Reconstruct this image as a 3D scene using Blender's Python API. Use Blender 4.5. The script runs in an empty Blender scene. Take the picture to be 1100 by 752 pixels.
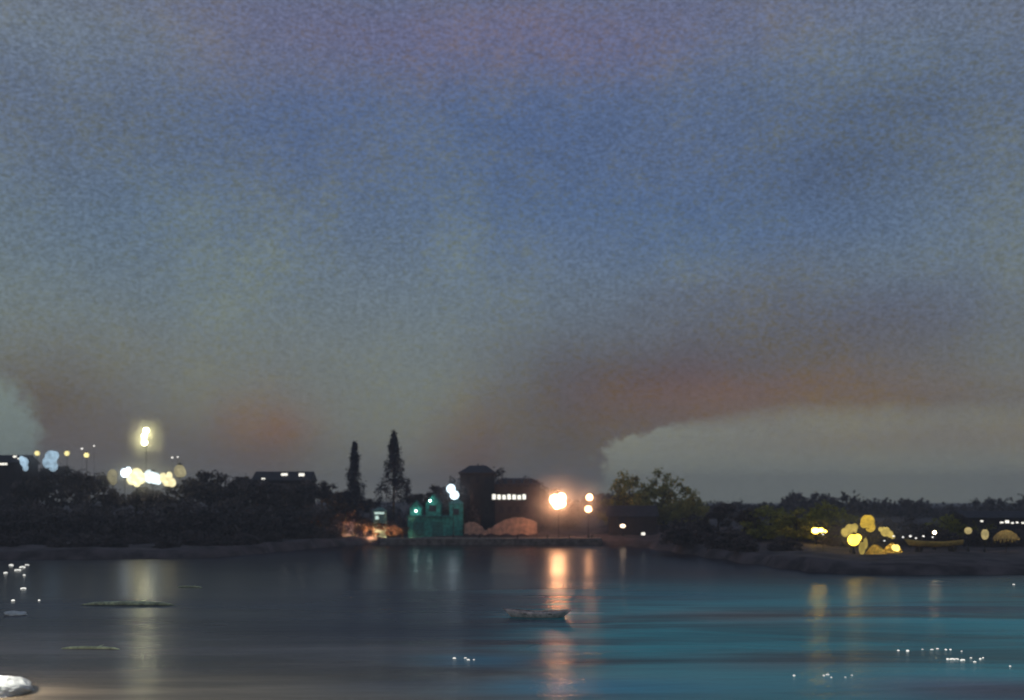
import bpy, bmesh, math, random
from mathutils import Vector, Matrix
random.seed(7)
PI = math.pi
S = bpy.context.scene
COL = S.collection
F, H, HY = 1180.0, 8.0, 538.0        # focal length in photo pixels, eye height, horizon row

def lin(c):
    return tuple(((v/255)/12.92 if v/255 <= .04045 else ((v/255+.055)/1.055)**2.4) for v in c)
def PX(px, d): return (px-550)/F*d
def PZ(py, d): return H-(py-HY)/F*d
def water_d(py): return H*F/(py-HY)

# ------------------------------------------------------------------ helpers
def tag(o, label=None, cat=None, group=None, kind=None):
    if label: o['label'] = label
    if cat: o['category'] = cat
    if group: o['group'] = group
    if kind: o['kind'] = kind
    return o
def empty(name, loc, rz=0):
    o = bpy.data.objects.new(name, None); COL.objects.link(o)
    o.location = loc; o.rotation_euler = (0, 0, rz); o.empty_display_size = .3
    return o
def link(name, me, mat=None, parent=None, smooth=False):
    o = bpy.data.objects.new(name, me); COL.objects.link(o)
    if mat and not me.materials: me.materials.append(mat)
    if parent: o.parent = parent
    if smooth:
        for p in me.polygons: p.use_smooth = True
    return o
def copy_tree(o, parent=None):
    c = o.copy(); COL.objects.link(c); c.parent = parent
    for ch in [x for x in bpy.data.objects if x.parent == o]: copy_tree(ch, c)
    return c
class MB:
    def __init__(s): s.v = []; s.f = []
    def add(s, vs, fs):
        n = len(s.v); s.v += [tuple(v) for v in vs]; s.f += [tuple(i+n for i in f) for f in fs]; return s
    def box(s, x0, x1, y0, y1, z0, z1):
        return s.add([(x0,y0,z0),(x1,y0,z0),(x1,y1,z0),(x0,y1,z0),(x0,y0,z1),(x1,y0,z1),(x1,y1,z1),(x0,y1,z1)],
                     [(0,3,2,1),(4,5,6,7),(0,1,5,4),(1,2,6,5),(2,3,7,6),(3,0,4,7)])
    def tube(s, pts, rs, n=8):
        rings = []
        for i, p in enumerate(pts):
            p = Vector(p); a = Vector(pts[max(i-1, 0)]); b = Vector(pts[min(i+1, len(pts)-1)])
            d = (b-a).normalized(); u = d.orthogonal().normalized(); w = d.cross(u)
            rings.append([p+(u*math.cos(2*PI*k/n)+w*math.sin(2*PI*k/n))*rs[i] for k in range(n)])
        vs = [v for r in rings for v in r]; fs = []
        for i in range(len(pts)-1):
            for k in range(n):
                fs.append((i*n+k, i*n+(k+1) % n, (i+1)*n+(k+1) % n, (i+1)*n+k))
        fs.append(tuple(range(n-1, -1, -1))); fs.append(tuple((len(pts)-1)*n+k for k in range(n)))
        return s.add(vs, fs)
    def lathe(s, prof, n=16, c=(0,0,0)):
        vs = []; fs = []
        for r, z in prof:
            for k in range(n): vs.append((c[0]+r*math.cos(2*PI*k/n), c[1]+r*math.sin(2*PI*k/n), c[2]+z))
        for i in range(len(prof)-1):
            for k in range(n): fs.append((i*n+k, i*n+(k+1) % n, (i+1)*n+(k+1) % n, (i+1)*n+k))
        return s.add(vs, fs)
    def ball(s, c, r, sx=1, sy=1, sz=1, n=14, m=9):
        prof = [(r*max(math.sin(PI*i/m), .02), -r*math.cos(PI*i/m)*sz) for i in range(m+1)]
        k = MB().lathe(prof, n)
        return s.add([(c[0]+x*sx, c[1]+y*sy, c[2]+z) for x, y, z in k.v], k.f)
    def mesh(s, name):
        me = bpy.data.meshes.new(name); me.from_pydata(s.v, [], s.f); me.update(); return me
    def build(s, name, mat, parent=None, smooth=False): return link(name, s.mesh(name), mat, parent, smooth)

# ------------------------------------------------------------------ materials
class NT:
    """tiny node-expression builder"""
    def __init__(s, tree): s.t = tree; s.n = tree.nodes; s.l = tree.links
    def node(s, t, **kw):
        n = s.n.new(t)
        for k, v in kw.items(): setattr(n, k, v)
        return n
    def put(s, sock, v):
        if hasattr(v, 'is_output') or isinstance(v, bpy.types.NodeSocket): s.l.new(v, sock)
        else: sock.default_value = v
    def m(s, op, a, b=0.0, c=0.0, clamp=False):
        n = s.node('ShaderNodeMath', operation=op, use_clamp=clamp)
        s.put(n.inputs[0], a); s.put(n.inputs[1], b); s.put(n.inputs[2], c); return n.outputs[0]
    def vm(s, op, a, b=(0,0,0)):
        n = s.node('ShaderNodeVectorMath', operation=op); s.put(n.inputs[0], a); s.put(n.inputs[1], b)
        return n.outputs['Value'] if op in ('LENGTH', 'DOT_PRODUCT') else n.outputs[0]
    def comb(s, x, y, z):
        n = s.node('ShaderNodeCombineXYZ'); s.put(n.inputs[0], x); s.put(n.inputs[1], y); s.put(n.inputs[2], z); return n.outputs[0]
    def noise(s, vec, scale, detail=3, rough=.55, dist=0.0):
        n = s.node('ShaderNodeTexNoise'); s.put(n.inputs['Vector'], vec); n.inputs['Scale'].default_value = scale
        n.inputs['Detail'].default_value = detail; n.inputs['Roughness'].default_value = rough
        n.inputs['Distortion'].default_value = dist; return n.outputs['Fac']
    def ss(s, v, a, b, lo=0.0, hi=1.0):
        n = s.node('ShaderNodeMapRange', interpolation_type='SMOOTHSTEP')
        s.put(n.inputs[0], v); n.inputs[1].default_value = a; n.inputs[2].default_value = b
        n.inputs[3].default_value = lo; n.inputs[4].default_value = hi; return n.outputs[0]
    def mix(s, f, a, b):
        n = s.node('ShaderNodeMix', data_type='RGBA'); s.put(n.inputs[0], f)
        for sock, v in ((n.inputs[6], a), (n.inputs[7], b)):
            if isinstance(v, tuple): v = (*v[:3], 1)
            s.put(sock, v)
        return n.outputs[2]
    def gauss(s, u, v, u0, v0, su, sv):
        a = s.m('DIVIDE', s.m('SUBTRACT', u, u0), su); b = s.m('DIVIDE', s.m('SUBTRACT', v, v0), sv)
        return s.m('EXPONENT', s.m('MULTIPLY', s.m('ADD', s.m('MULTIPLY', a, a), s.m('MULTIPLY', b, b)), -1.0))

def mat(name, col, rough=.7, var=.25, scale=3.0, col2=None, metallic=0, bump=0, transl=0, rnd=0.0):
    m = bpy.data.materials.new(name); m.use_nodes = True
    k = NT(m.node_tree); b = m.node_tree.nodes['Principled BSDF']
    tc = k.node('ShaderNodeTexCoord').outputs['Object']
    nz = k.noise(tc, scale, 4)
    c2 = col2 or tuple(v*(1-var*1.6) for v in col)
    c1 = tuple(min(v*(1+var*.6), 1) for v in col)
    c = k.mix(k.ss(nz, .3, .7), c2, c1)
    if rnd:
        oi = k.node('ShaderNodeObjectInfo').outputs['Random']
        hs = k.node('ShaderNodeHueSaturation'); k.put(hs.inputs['Color'], c)
        k.put(hs.inputs['Value'], k.m('MULTIPLY_ADD', oi, rnd, 1-rnd/2)); c = hs.outputs[0]
    k.put(b.inputs['Base Color'], c); b.inputs['Roughness'].default_value = rough
    b.inputs['Metallic'].default_value = metallic
    if bump:
        bn = k.node('ShaderNodeBump'); k.put(bn.inputs['Height'], nz); bn.inputs['Strength'].default_value = bump
        bn.inputs['Distance'].default_value = .1; k.put(b.inputs['Normal'], bn.outputs[0])
    if transl:
        tr = k.node('ShaderNodeBsdfTranslucent'); k.put(tr.inputs[0], c)
        mx = k.node('ShaderNodeMixShader'); mx.inputs[0].default_value = transl
        out = [n for n in k.n if n.type == 'OUTPUT_MATERIAL'][0]
        k.l.new(b.outputs[0], mx.inputs[1]); k.l.new(tr.outputs[0], mx.inputs[2]); k.l.new(mx.outputs[0], out.inputs[0])
    return m
def emit(name, col, strength):
    m = bpy.data.materials.new(name); m.use_nodes = True
    k = NT(m.node_tree); out = [n for n in k.n if n.type == 'OUTPUT_MATERIAL'][0]
    k.n.remove(m.node_tree.nodes['Principled BSDF'])
    e = k.node('ShaderNodeEmission'); e.inputs[0].default_value = (*col, 1); e.inputs[1].default_value = strength
    k.l.new(e.outputs[0], out.inputs[0]); return m

M = dict(
 bark=mat('bark', (.09,.075,.06), .9, bump=.4, scale=8),
 leaf_dark=mat('leaf_dark', (.17,.138,.125), .8, .5, .5, transl=.2, rnd=.5),
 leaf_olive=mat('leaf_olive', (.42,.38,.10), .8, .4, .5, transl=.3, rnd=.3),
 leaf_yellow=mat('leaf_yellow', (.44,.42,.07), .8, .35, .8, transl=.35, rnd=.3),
 leaf_cypress=mat('leaf_cypress', (.055,.055,.085), .85, .4, 1.2, transl=.1),
 leaf_russet=mat('leaf_russet', (.24,.15,.09), .8, .35, 1.5, transl=.25, rnd=.3),
 iron=mat('iron', (.03,.032,.035), .5, .2, 20, metallic=.6),
 stone=mat('stone', (.26,.225,.20), .85, .35, 1.2, bump=.5),
 quay_lip=mat('quay_lip', (.33,.30,.27), .8, .25, 2.0, bump=.3),
 dark_wall=mat('dark_wall', (.05,.042,.044), .85, .3, .7),
 dark_roof=mat('dark_roof', (.045,.042,.050), .8, .3, 1.5),
 dark_glass=mat('dark_glass', (.03,.03,.05), .15, .2, 1),
 trim=mat('trim', (.28,.27,.26), .7, .2, 4),
 teal=mat('teal_boards', (.05,.40,.34), .7, .35, 1.6),
 teal_roof=mat('teal_roof', (.035,.22,.20), .6, .3, 2),
 mint=mat('mint_boards', (.28,.5,.42), .7, .3, 3),
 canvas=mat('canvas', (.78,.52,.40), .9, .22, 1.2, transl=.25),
 straw=mat('straw', (.62,.47,.14), .9, .3, 5, transl=.4),
 straw_pale=mat('straw_pale', (.45,.37,.19), .9, .3, 5, transl=.4),
 yellow_boat=mat('yellow_boat', (.72,.48,.12), .6, .2, 2),
 wood=mat('weathered_wood', (.10,.08,.065), .85, .35, 6, bump=.3),
 olive_hull=mat('olive_hull', (.66,.70,.42), .6, .3, 2.2),
 slate_cloth=mat('slate_cloth', (.44,.49,.60), .9, .35, 1.0, transl=.15),
 olive_cloth=mat('olive_cloth', (.62,.60,.25), .9, .3, 1.4, transl=.2),
 pink_hull=mat('pink_hull', (.86,.70,.65), .5, .25, 3),
 blue_hull=mat('blue_hull', (.27,.35,.46), .6, .3, 2),
 chalk=mat('chalk_rock', (.78,.79,.74), .9, .12, 3, bump=.6),
)

# ------------------------------------------------------------------ sky
world = bpy.data.worlds.new('World'); S.world = world; world.use_nodes = True
wt = world.node_tree; k = NT(wt)
for n in list(wt.nodes): wt.nodes.remove(n)
dirv = k.node('ShaderNodeTexCoord').outputs['Generated']
sep = k.node('ShaderNodeSeparateXYZ'); k.put(sep.inputs[0], dirv)
dx, dy, dz = sep.outputs
az = k.m('ARCTAN2', dx, dy)
el = k.m('ARCSINE', dz)
# cloud-edge wobble
w1 = k.m('SUBTRACT', k.noise(k.vm('ADD', dirv, (3.1, 0, 1)), 5, 4), .5)
w2 = k.m('SUBTRACT', k.noise(k.vm('ADD', dirv, (0, 7.7, 2)), 7, 5, .6), .5)
azw = k.m('MULTIPLY_ADD', w1, .10, az)
elw = k.m('MULTIPLY_ADD', w2, .05, el)
def AE(px, py):
    a = math.atan((px-550)/F); return a, math.atan((HY-py)/F*math.cos(a))
rp = k.node('ShaderNodeValToRGB'); rp.color_ramp.interpolation = 'B_SPLINE'
stops = [(538,(126,124,126)),(505,(114,113,116)),(450,(104,104,105)),(400,(104,107,109)),(350,(106,114,119)),(290,(104,115,125)),(220,(97,107,124)),
         (150,(91,99,123)),(95,(93,100,126)),(50,(97,99,124)),(0,(94,99,128)),(-300,(84,92,122)),(-1200,(70,80,110))]
EL1 = 1.2
while len(rp.color_ramp.elements) > 1: rp.color_ramp.elements.remove(rp.color_ramp.elements[0])
for i, (py, c) in enumerate(stops):
    e = AE(550, py)[1]/EL1
    el_ = rp.color_ramp.elements[0] if i == 0 else rp.color_ramp.elements.new(min(max(e,0),1))
    el_.position = min(max(e,0),1); el_.color = (*lin(c), 1)
k.put(rp.inputs[0], k.m('DIVIDE', elw, EL1, clamp=True))
col = rp.outputs[0]
# cloud masses: px, py, half-width, half-height, colour, strength
clouds = [
 (560,45,360,42,(110,97,126),.7),(330,85,170,30,(112,105,122),.4),(420,130,260,34,(82,96,134),.6),(60,30,140,50,(110,120,130),.6),(130,140,100,45,(92,98,106),.5),
 (140,250,130,70,(84,102,128),.55),(330,300,220,70,(108,118,122),.5),(650,230,200,45,(76,96,136),.65),
 (740,155,120,40,(104,110,124),.5),(950,55,170,60,(108,118,128),.6),(985,110,110,32,(80,84,96),.6),(1000,170,170,110,(82,92,108),.5),(905,185,80,38,(80,86,96),.85),
 (1000,265,70,60,(100,112,128),.55),(620,265,70,40,(112,122,134),.45),(820,255,150,26,(82,100,136),.55),
 (960,340,170,34,(78,84,112),.6),(745,320,90,26,(96,96,104),.5),(480,270,60,110,(112,124,130),.4),
 (860,375,210,52,(88,80,76),.9),(700,420,110,50,(84,64,50),1.0),(60,435,80,55,(84,72,66),.85),(120,475,120,30,(92,80,76),.6),
 (285,465,44,42,(118,82,58),.95),(275,490,120,26,(80,74,76),.5),(505,475,50,60,(98,72,56),.95),(610,455,90,80,(78,70,64),.9),(340,440,60,120,(112,116,112),.35),
 (790,424,140,28,(106,78,58),1.0),(900,440,190,28,(104,86,70),.9),(1040,450,90,22,(98,90,84),.7),(1080,250,40,200,(98,106,118),.4),(440,400,90,90,(114,120,118),.5),
 (200,400,120,40,(112,114,110),.4),(845,340,60,60,(88,84,84),.5),
]
for px, py, sx, sy, c, st in clouds:
    a0, e0 = AE(px, py)
    g = k.gauss(azw, elw, a0, e0, sx/F, sy/F)
    col = k.mix(k.m('MULTIPLY', g, st, clamp=True), col, lin(c))
# pale gap in the clouds low on the right, with a ragged upper-left edge; and a smaller one at the far left
edge = k.m('SUBTRACT', k.noise(k.vm('ADD', dirv, (5, 1, 3)), 38, 6, .75), .5)
def gap(px, py, sx, sy, c, st, soft=.25, amp=.28, softr=None):
    a0, e0 = AE(px, py)
    u = k.m('DIVIDE', k.m('SUBTRACT', az, a0), sx/F); v = k.m('DIVIDE', k.m('SUBTRACT', el, e0), sy/F)
    v4 = k.m('MULTIPLY', v, v)
    if softr: v4 = k.m('MULTIPLY', v4, v4)
    r = k.m('SQRT', k.m('ADD', k.m('MULTIPLY', u, u), v4))
    r = k.m('MULTIPLY_ADD', edge, amp, r)
    if softr: soft_in = k.ss(az, AE(softr[0],500)[0], AE(softr[1],500)[0], soft, .5)
    if softr: return k.mix(k.m('MULTIPLY', k.m('SUBTRACT', 1.0, k.m('DIVIDE', k.m('ADD', k.m('SUBTRACT', r, 1.0), soft_in), k.m('MULTIPLY', soft_in, 2.0), clamp=True)), st), col, lin(c))
    return k.mix(k.m('MULTIPLY', k.ss(r, 1-soft, 1.0+soft, 1, 0), st), col, lin(c))
col = gap(900, 515, 246, 66, (124,128,128), 1.0, soft=.03, amp=.62, softr=(690, 860))
a_, e_ = AE(1000, 470)
col = k.mix(k.m('MULTIPLY', k.gauss(az, el, a_, e_, 260/F, 22/F), .6), col, lin((110,98,90)))
col = gap(-24, 470, 56, 58, (118,132,138), .75, soft=.2, amp=1.1)
# granulation: small flecks of deeper blue between paler vapour
vv = k.node('ShaderNodeMapping'); vv.inputs['Scale'].default_value = (.8, .8, 2.0); k.put(vv.inputs[0], dirv)
g1 = k.noise(vv.outputs[0], 330, 2, .9); g2 = k.noise(vv.outputs[0], 140, 5, .85); g3 = k.noise(dirv, 9, 3)
fleck = k.ss(k.m('MULTIPLY_ADD', g3, .30, k.m('MULTIPLY_ADD', g2, .45, k.m('MULTIPLY', g1, .55))), .565, .655)
a_, e_ = AE(600, 150)
zone = k.m('MULTIPLY_ADD', k.gauss(az, el, AE(600,170)[0], AE(600,170)[1], 620/F, 190/F), .50, .14)
col = k.mix(k.m('MULTIPLY', fleck, zone, clamp=True), col, lin((50,76,136)))
gz_ = k.ss(el, .05, .24, .14, .38)
gr = k.m('MULTIPLY_ADD', k.ss(g1, .3, .7, -1.0, 1.05), gz_, 1.0)
cm = k.node('ShaderNodeVectorMath', operation='SCALE'); k.put(cm.inputs[0], col); k.put(cm.inputs['Scale'], gr)
cm2 = k.vm('MULTIPLY', cm.outputs[0], (1.27, 1.27, .99))
# below the horizon
low = k.ss(el, -.06, -.01)
colf = k.mix(low, (.02,.022,.026), cm2)
bg1 = k.node('ShaderNodeBackground'); k.put(bg1.inputs[0], colf); bg1.inputs[1].default_value = 1.08
sky = k.node('ShaderNodeTexSky', sky_type='NISHITA', sun_disc=False)
sky.sun_elevation = math.radians(1.0); sky.sun_rotation = math.radians(215)
bg2 = k.node('ShaderNodeBackground'); k.put(bg2.inputs[0], sky.outputs[0]); bg2.inputs[1].default_value = .006
ad = k.node('ShaderNodeAddShader'); k.l.new(bg1.outputs[0], ad.inputs[0]); k.l.new(bg2.outputs[0], ad.inputs[1])
wo = k.node('ShaderNodeOutputWorld'); k.l.new(ad.outputs[0], wo.inputs[0])
world.cycles.sampling_method = 'MANUAL'; world.cycles.sample_map_resolution = 512

sl = bpy.data.lights.new('dusk_sun', 'SUN'); sl.energy = .04; sl.angle = math.radians(10); sl.color = (1,.85,.75)
so = bpy.data.objects.new('dusk_sun', sl); COL.objects.link(so)
so.rotation_euler = (math.radians(86), 0, math.radians(-35)); so.location = (-80, -80, 60)

# ------------------------------------------------------------------ ground and water
def sm(v, a, b):
    t = min(max((v-a)/(b-a), 0), 1); return t*t*(3-2*t)
def shore(x):
    w = math.sin(x*.11)*1.4+math.sin(x*.047+2)*2.2
    q = 1-sm(abs(x-(-3)), 20, 26)
    return (200-48*sm(-x,26,44)-78*sm(x, 17, 36)+w*(1-q)) if abs(x) < 400 else 200-48*sm(-x,26,44)-78*sm(x,17,36)
def gz(x, y):
    s = y-shore(x)
    right = sm(x, 17, 36)
    h = -2+sm(s, -4, 2.5)*3.25
    h += (sm(min(s, y-197), 3, 34)*3.6*(1-right)+sm(s, 30, 64)*1.7*right)*(1-.55*(1-sm(abs(x+3), 18, 30)))
    h += sm(s, 60, 400)*2.0
    if s > 2: h += .25*math.sin(x*.31+y*.13)*math.sin(y*.23-x*.07)
    return h
def axis(parts):
    out = []
    for a, b, st in parts:
        v = a
        while v < b-1e-6: out.append(v); v += st
    out.append(parts[-1][1]); return out
xs = axis([(-1200,-400,200),(-400,-130,18),(-130,130,2),(130,400,18),(400,1200,200)])
ys = axis([(-300,100,50),(100,125,5),(125,260,1.25),(260,400,10),(400,1000,60),(1000,1400,200)])
me = bpy.data.meshes.new('ground')
nv = len(xs)
me.from_pydata([(x, y, gz(x, y)) for y in ys for x in xs], [],
               [(j*nv+i, j*nv+i+1, (j+1)*nv+i+1, (j+1)*nv+i) for j in range(len(ys)-1) for i in range(nv-1)])
g = link('ground', me, mat('ground_earth', (.115,.09,.085), .95, .45, .35, bump=.5), smooth=True); tag(g, kind='structure')

wm = bpy.data.materials.new('sea_water'); wm.use_nodes = True; k = NT(wm.node_tree); b = wm.node_tree.nodes['Principled BSDF']
pos = k.node('ShaderNodeTexCoord').outputs['Object']
sp = k.node('ShaderNodeSeparateXYZ'); k.put(sp.inputs[0], pos); wx, wy = sp.outputs[0], sp.outputs[1]
mp = k.node('ShaderNodeMapping'); mp.inputs['Scale'].default_value = (.030, .16, 1); k.put(mp.inputs[0], pos)
n1 = k.noise(mp.outputs[0], 1.0, 5, .6, .6)
mp2 = k.node('ShaderNodeMapping'); mp2.inputs['Scale'].default_value = (.012, .05, 1); mp2.inputs['Location'].default_value = (4, 9, 0); k.put(mp2.inputs[0], pos)
n2 = k.noise(mp2.outputs[0], 1.0, 3, .55)
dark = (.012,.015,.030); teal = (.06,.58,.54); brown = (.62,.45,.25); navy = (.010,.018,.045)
# turquoise to the right, dark navy to the left
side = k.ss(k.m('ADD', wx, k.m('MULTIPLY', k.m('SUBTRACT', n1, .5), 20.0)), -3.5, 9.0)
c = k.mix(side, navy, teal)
def wp(px, py):
    d = water_d(py); return PX(px, d), d
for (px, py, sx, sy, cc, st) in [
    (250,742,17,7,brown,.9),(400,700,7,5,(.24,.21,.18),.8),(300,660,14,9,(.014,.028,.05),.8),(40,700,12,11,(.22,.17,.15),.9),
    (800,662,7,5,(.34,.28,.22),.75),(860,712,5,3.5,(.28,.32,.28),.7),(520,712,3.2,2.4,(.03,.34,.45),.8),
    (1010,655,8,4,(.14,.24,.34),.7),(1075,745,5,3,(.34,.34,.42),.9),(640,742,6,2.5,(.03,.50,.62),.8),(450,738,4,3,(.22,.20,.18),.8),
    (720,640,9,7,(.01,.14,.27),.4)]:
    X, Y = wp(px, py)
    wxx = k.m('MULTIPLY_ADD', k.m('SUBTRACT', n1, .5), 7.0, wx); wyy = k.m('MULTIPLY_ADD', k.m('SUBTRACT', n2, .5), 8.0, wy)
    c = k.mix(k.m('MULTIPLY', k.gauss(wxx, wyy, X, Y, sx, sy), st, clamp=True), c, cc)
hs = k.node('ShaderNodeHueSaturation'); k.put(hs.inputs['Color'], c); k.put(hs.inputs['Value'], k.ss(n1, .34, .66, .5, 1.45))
shore_refl_dark = k.ss(k.m('MULTIPLY_ADD', k.m('SUBTRACT', n1, .5), 44.0, wy), 82.0, 122.0)  # dark reflection of the far shore, painted into the water colour
k.put(b.inputs['Base Color'], k.mix(shore_refl_dark, hs.outputs[0], (.014,.012,.018)))
b.inputs['IOR'].default_value = 1.28; b.inputs['Specular IOR Level'].default_value = .22
calm = k.m('MAXIMUM', k.ss(k.m('MULTIPLY_ADD', k.m('SUBTRACT', n2, .5), 30.0, wy), 74.0, 148.0), k.m('MULTIPLY', k.ss(wx, -8.0, -22.0), .6))
k.put(b.inputs['Roughness'], k.m('MULTIPLY', k.ss(n2, .35, .65, .23, .31), k.m('MULTIPLY_ADD', calm, -.18, 1.0)))
mw = k.node('ShaderNodeMapping'); mw.inputs['Scale'].default_value = (.55, 1.3, 1); k.put(mw.inputs[0], pos)
r1 = k.noise(mw.outputs[0], 1.0, 4, .6, .4)
mw2 = k.node('ShaderNodeMapping'); mw2.inputs['Scale'].default_value = (.10, .38, 1); k.put(mw2.inputs[0], pos)
r2 = k.noise(mw2.outputs[0], 1.0, 3, .5, .3)
bn = k.node('ShaderNodeBump'); bn.inputs['Distance'].default_value = 1.0; k.put(bn.inputs['Strength'], k.m('MULTIPLY_ADD', calm, -.49, .55))
mw3 = k.node('ShaderNodeMapping'); mw3.inputs['Scale'].default_value = (1.7, 4.2, 1); mw3.inputs['Rotation'].default_value = (0,0,.12); k.put(mw3.inputs[0], pos)
r3 = k.noise(mw3.outputs[0], 1.0, 3, .6, .5)
k.put(bn.inputs['Height'], k.m('ADD', k.m('MULTIPLY', r3, .035), k.m('ADD', k.m('MULTIPLY', r1, .10), k.m('MULTIPLY', r2, .22))))
k.put(b.inputs['Normal'], bn.outputs[0])
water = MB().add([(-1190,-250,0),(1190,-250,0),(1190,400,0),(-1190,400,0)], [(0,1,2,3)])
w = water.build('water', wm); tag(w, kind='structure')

# ------------------------------------------------------------------ trees
def leaf_cloud(rnd, clumps, per, size, flat=.8):
    v = []; f = []
    for (c, r) in clumps:
        for _ in range(per):
            d = Vector((rnd.gauss(0,1), rnd.gauss(0,1), rnd.gauss(0,1)*flat)); d *= r*.5
            p = Vector(c)+d
            a = Vector((rnd.uniform(-1,1), rnd.uniform(-1,1), rnd.uniform(-.6,.6))).normalized()
            bb = a.orthogonal(); bb.rotate(Matrix.Rotation(rnd.uniform(0, 2*PI), 3, a)); s = size*rnd.uniform(.6, 1.4)
            n = len(v); v += [tuple(p-a*s*.6), tuple(p+bb*s*.35), tuple(p+a*s*.6), tuple(p-bb*s*.35)]; f.append((n,n+1,n+2,n+3))
    me = bpy.data.meshes.new('leaves'); me.from_pydata(v, [], f); me.update(); return me
def broad_crown(seed, h=10, w=4, z0=2.2, n=70, per=55, size=.34):
    rnd = random.Random(seed); cl = []
    lobes = [(rnd.uniform(-w*.5,w*.5), rnd.uniform(-w*.5,w*.5), rnd.uniform(z0+1.2, h*.86), rnd.uniform(.3,.55)*w) for _ in range(7)]
    lobes.append((0,0,h*.68,w*.5))
    for _ in range(n):
        L = rnd.choice(lobes); t = Vector((rnd.gauss(0,1),rnd.gauss(0,1),rnd.gauss(0,1))).normalized()*L[3]*rnd.uniform(.5,1)
        p = Vector(L[:3])+t; p.z = max(p.z, z0-.5)
        cl.append((tuple(p), rnd.uniform(.5,1.1)))
    return leaf_cloud(rnd, cl, per, size)
def trunk_mesh(seed, h=10, w=4):
    rnd = random.Random(seed); b = MB()
    b.tube([(0,0,-.8),(0,0,.2),(.1,0,h*.25),(.05,.1,h*.5),(0,.1,h*.8)], [.36,.28,.22,.15,.04], 8)
    for i in range(6):
        a = rnd.uniform(0, 2*PI); z = h*rnd.uniform(.22,.5); r = w*rnd.uniform(.45,.8)
        b.tube([(0.05,0,z),(math.cos(a)*r*.5,math.sin(a)*r*.5,z+1.1),(math.cos(a)*r,math.sin(a)*r,z+2.4)], [.12,.08,.03], 6)
    return b.mesh('trunk')
crowns = [broad_crown(s, 10, w) for s, w in ((1,4.2),(2,3.6),(3,4.8),(4,4.0))]
olive_crowns = [broad_crown(11,10,4.4,1.6), broad_crown(12,10,4.8,1.6)]
yellow_crowns = [broad_crown(21,10,4.6,1.0), broad_crown(22,10,4.2,1.0)]
trunks = [trunk_mesh(s) for s in (1,2)]
bush_crowns = []
for sd in (41, 42, 43):
    rnd = random.Random(sd); cl_ = []
    for _ in range(90):
        a = rnd.uniform(0, 2*PI); q = rnd.random()**.5; z = rnd.random()*(1-q*q*.55)
        cl_.append(((math.cos(a)*q*5.2*(1+.2*math.sin(3*a+sd)), math.sin(a)*q*5.2, z*8.9+.3), rnd.uniform(.7,1.3)))
    bush_crowns.append(leaf_cloud(rnd, cl_, 55, .42))
protos = {}
bush_pools = {}
def tree(kind, x, y, h, wscale, label, cat='tree', group=None, name='tree', ang=None, full=False):
    pool = {'dark': crowns, 'olive': olive_crowns, 'yellow': yellow_crowns}[kind]
    if name == 'bush' or full: pool = bush_pools.setdefault(kind, [m_.copy() for m_ in bush_crowns])
    mt = M['leaf_'+kind]; i = random.randrange(len(pool))
    t = empty(name, (x, y, gz(x, y)-.1), random.uniform(0, 6.28) if ang is None else ang)
    s = h/10; t.scale = (s*wscale, s*wscale, s)
    link('crown', pool[i], mt, t); link('trunk', trunks[i % 2], M['bark'], t)
    tag(t, label, cat, group); return t

def rowdesc(i, n, what):
    o = ['first','second','third','fourth','fifth','sixth','seventh','eighth','ninth','tenth','eleventh','twelfth','thirteenth','fourteenth','fifteenth','sixteenth','seventeenth','eighteenth','nineteenth','twentieth']
    return f'{o[i]} from the left {what}'
# dark wood on the left bank: (px of centre, top row)
left_trees = [(-18,500,214),(12,494,226),(40,500,212),(66,497,224),(92,503,210),(118,517,212),(146,520,214),(172,520,212),(200,512,222),
              (226,504,214),(250,508,213),(272,514,210.5),(294,515,209.5),(330,514,211),(346,516,224),(366,524,210)]
for i, (px, py, d) in enumerate(left_trees):
    x = PX(px, d); tree('dark', x, d, PZ(py, d)-gz(x, d), random.uniform(1.0,1.35), 'dark leafy tree in the left shore wood, '+rowdesc(i, 16, 'in its upper row'), group='dark trees of the left shore wood')
front = [(-8,530,206),(28,534,207),(60,536,206),(96,538,207),(130,537,206),(166,538,207),(200,534,206),(236,533,207),(270,534,206),(306,532,207),(338,540,205)]
for i, (px, py, d) in enumerate(front):
    d -= 15 if px < 300 else 4
    x = PX(px, d); tree('dark', x, d, PZ(py, d)-gz(x, d), random.uniform(1.2,1.6), 'low dark tree by the left water edge, '+rowdesc(i, 11, 'in front row'), full=True, group='low dark trees at the left water edge')
bank = [(-20,566,166),(10,572,160),(38,568,168),(66,574,160),(95,569,168),(122,575,160),(150,570,168),(178,574,161),(206,568,169),(234,573,162),(262,569,170),(288,573,166)]
for i, (px, py, d) in enumerate(bank):
    d = max(d, shore(PX(px, d))+7); x = PX(px, d); tree('dark', x, d, max(PZ(py, d)-gz(x, d), 1.8), random.uniform(1.9,2.4), 'low dark bush on the left foreshore, '+rowdesc(i, 12, 'along the water'), 'bush', 'dark bushes of the left foreshore', 'bush')
mid = [(398,532,232),(452,528,236),(478,520,234)]
for i, (px, py, d) in enumerate(mid):
    x = PX(px, d); tree('dark', x, d, PZ(py, d)-gz(x, d), 1.3, ['dim tree between the two cypresses, far behind them','dim tree standing behind the teal boathouse','taller dim tree behind the teal tower'][i], group='dim trees behind the boathouse')
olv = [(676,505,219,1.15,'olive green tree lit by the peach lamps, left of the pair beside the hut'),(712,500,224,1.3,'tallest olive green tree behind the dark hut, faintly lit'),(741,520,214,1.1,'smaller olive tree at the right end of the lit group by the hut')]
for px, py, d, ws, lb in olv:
    x = PX(px, d); tree('olive', x, d, PZ(py, d)-gz(x, d), ws*.75, lb, group='olive trees behind the hut', full=True)
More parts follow.
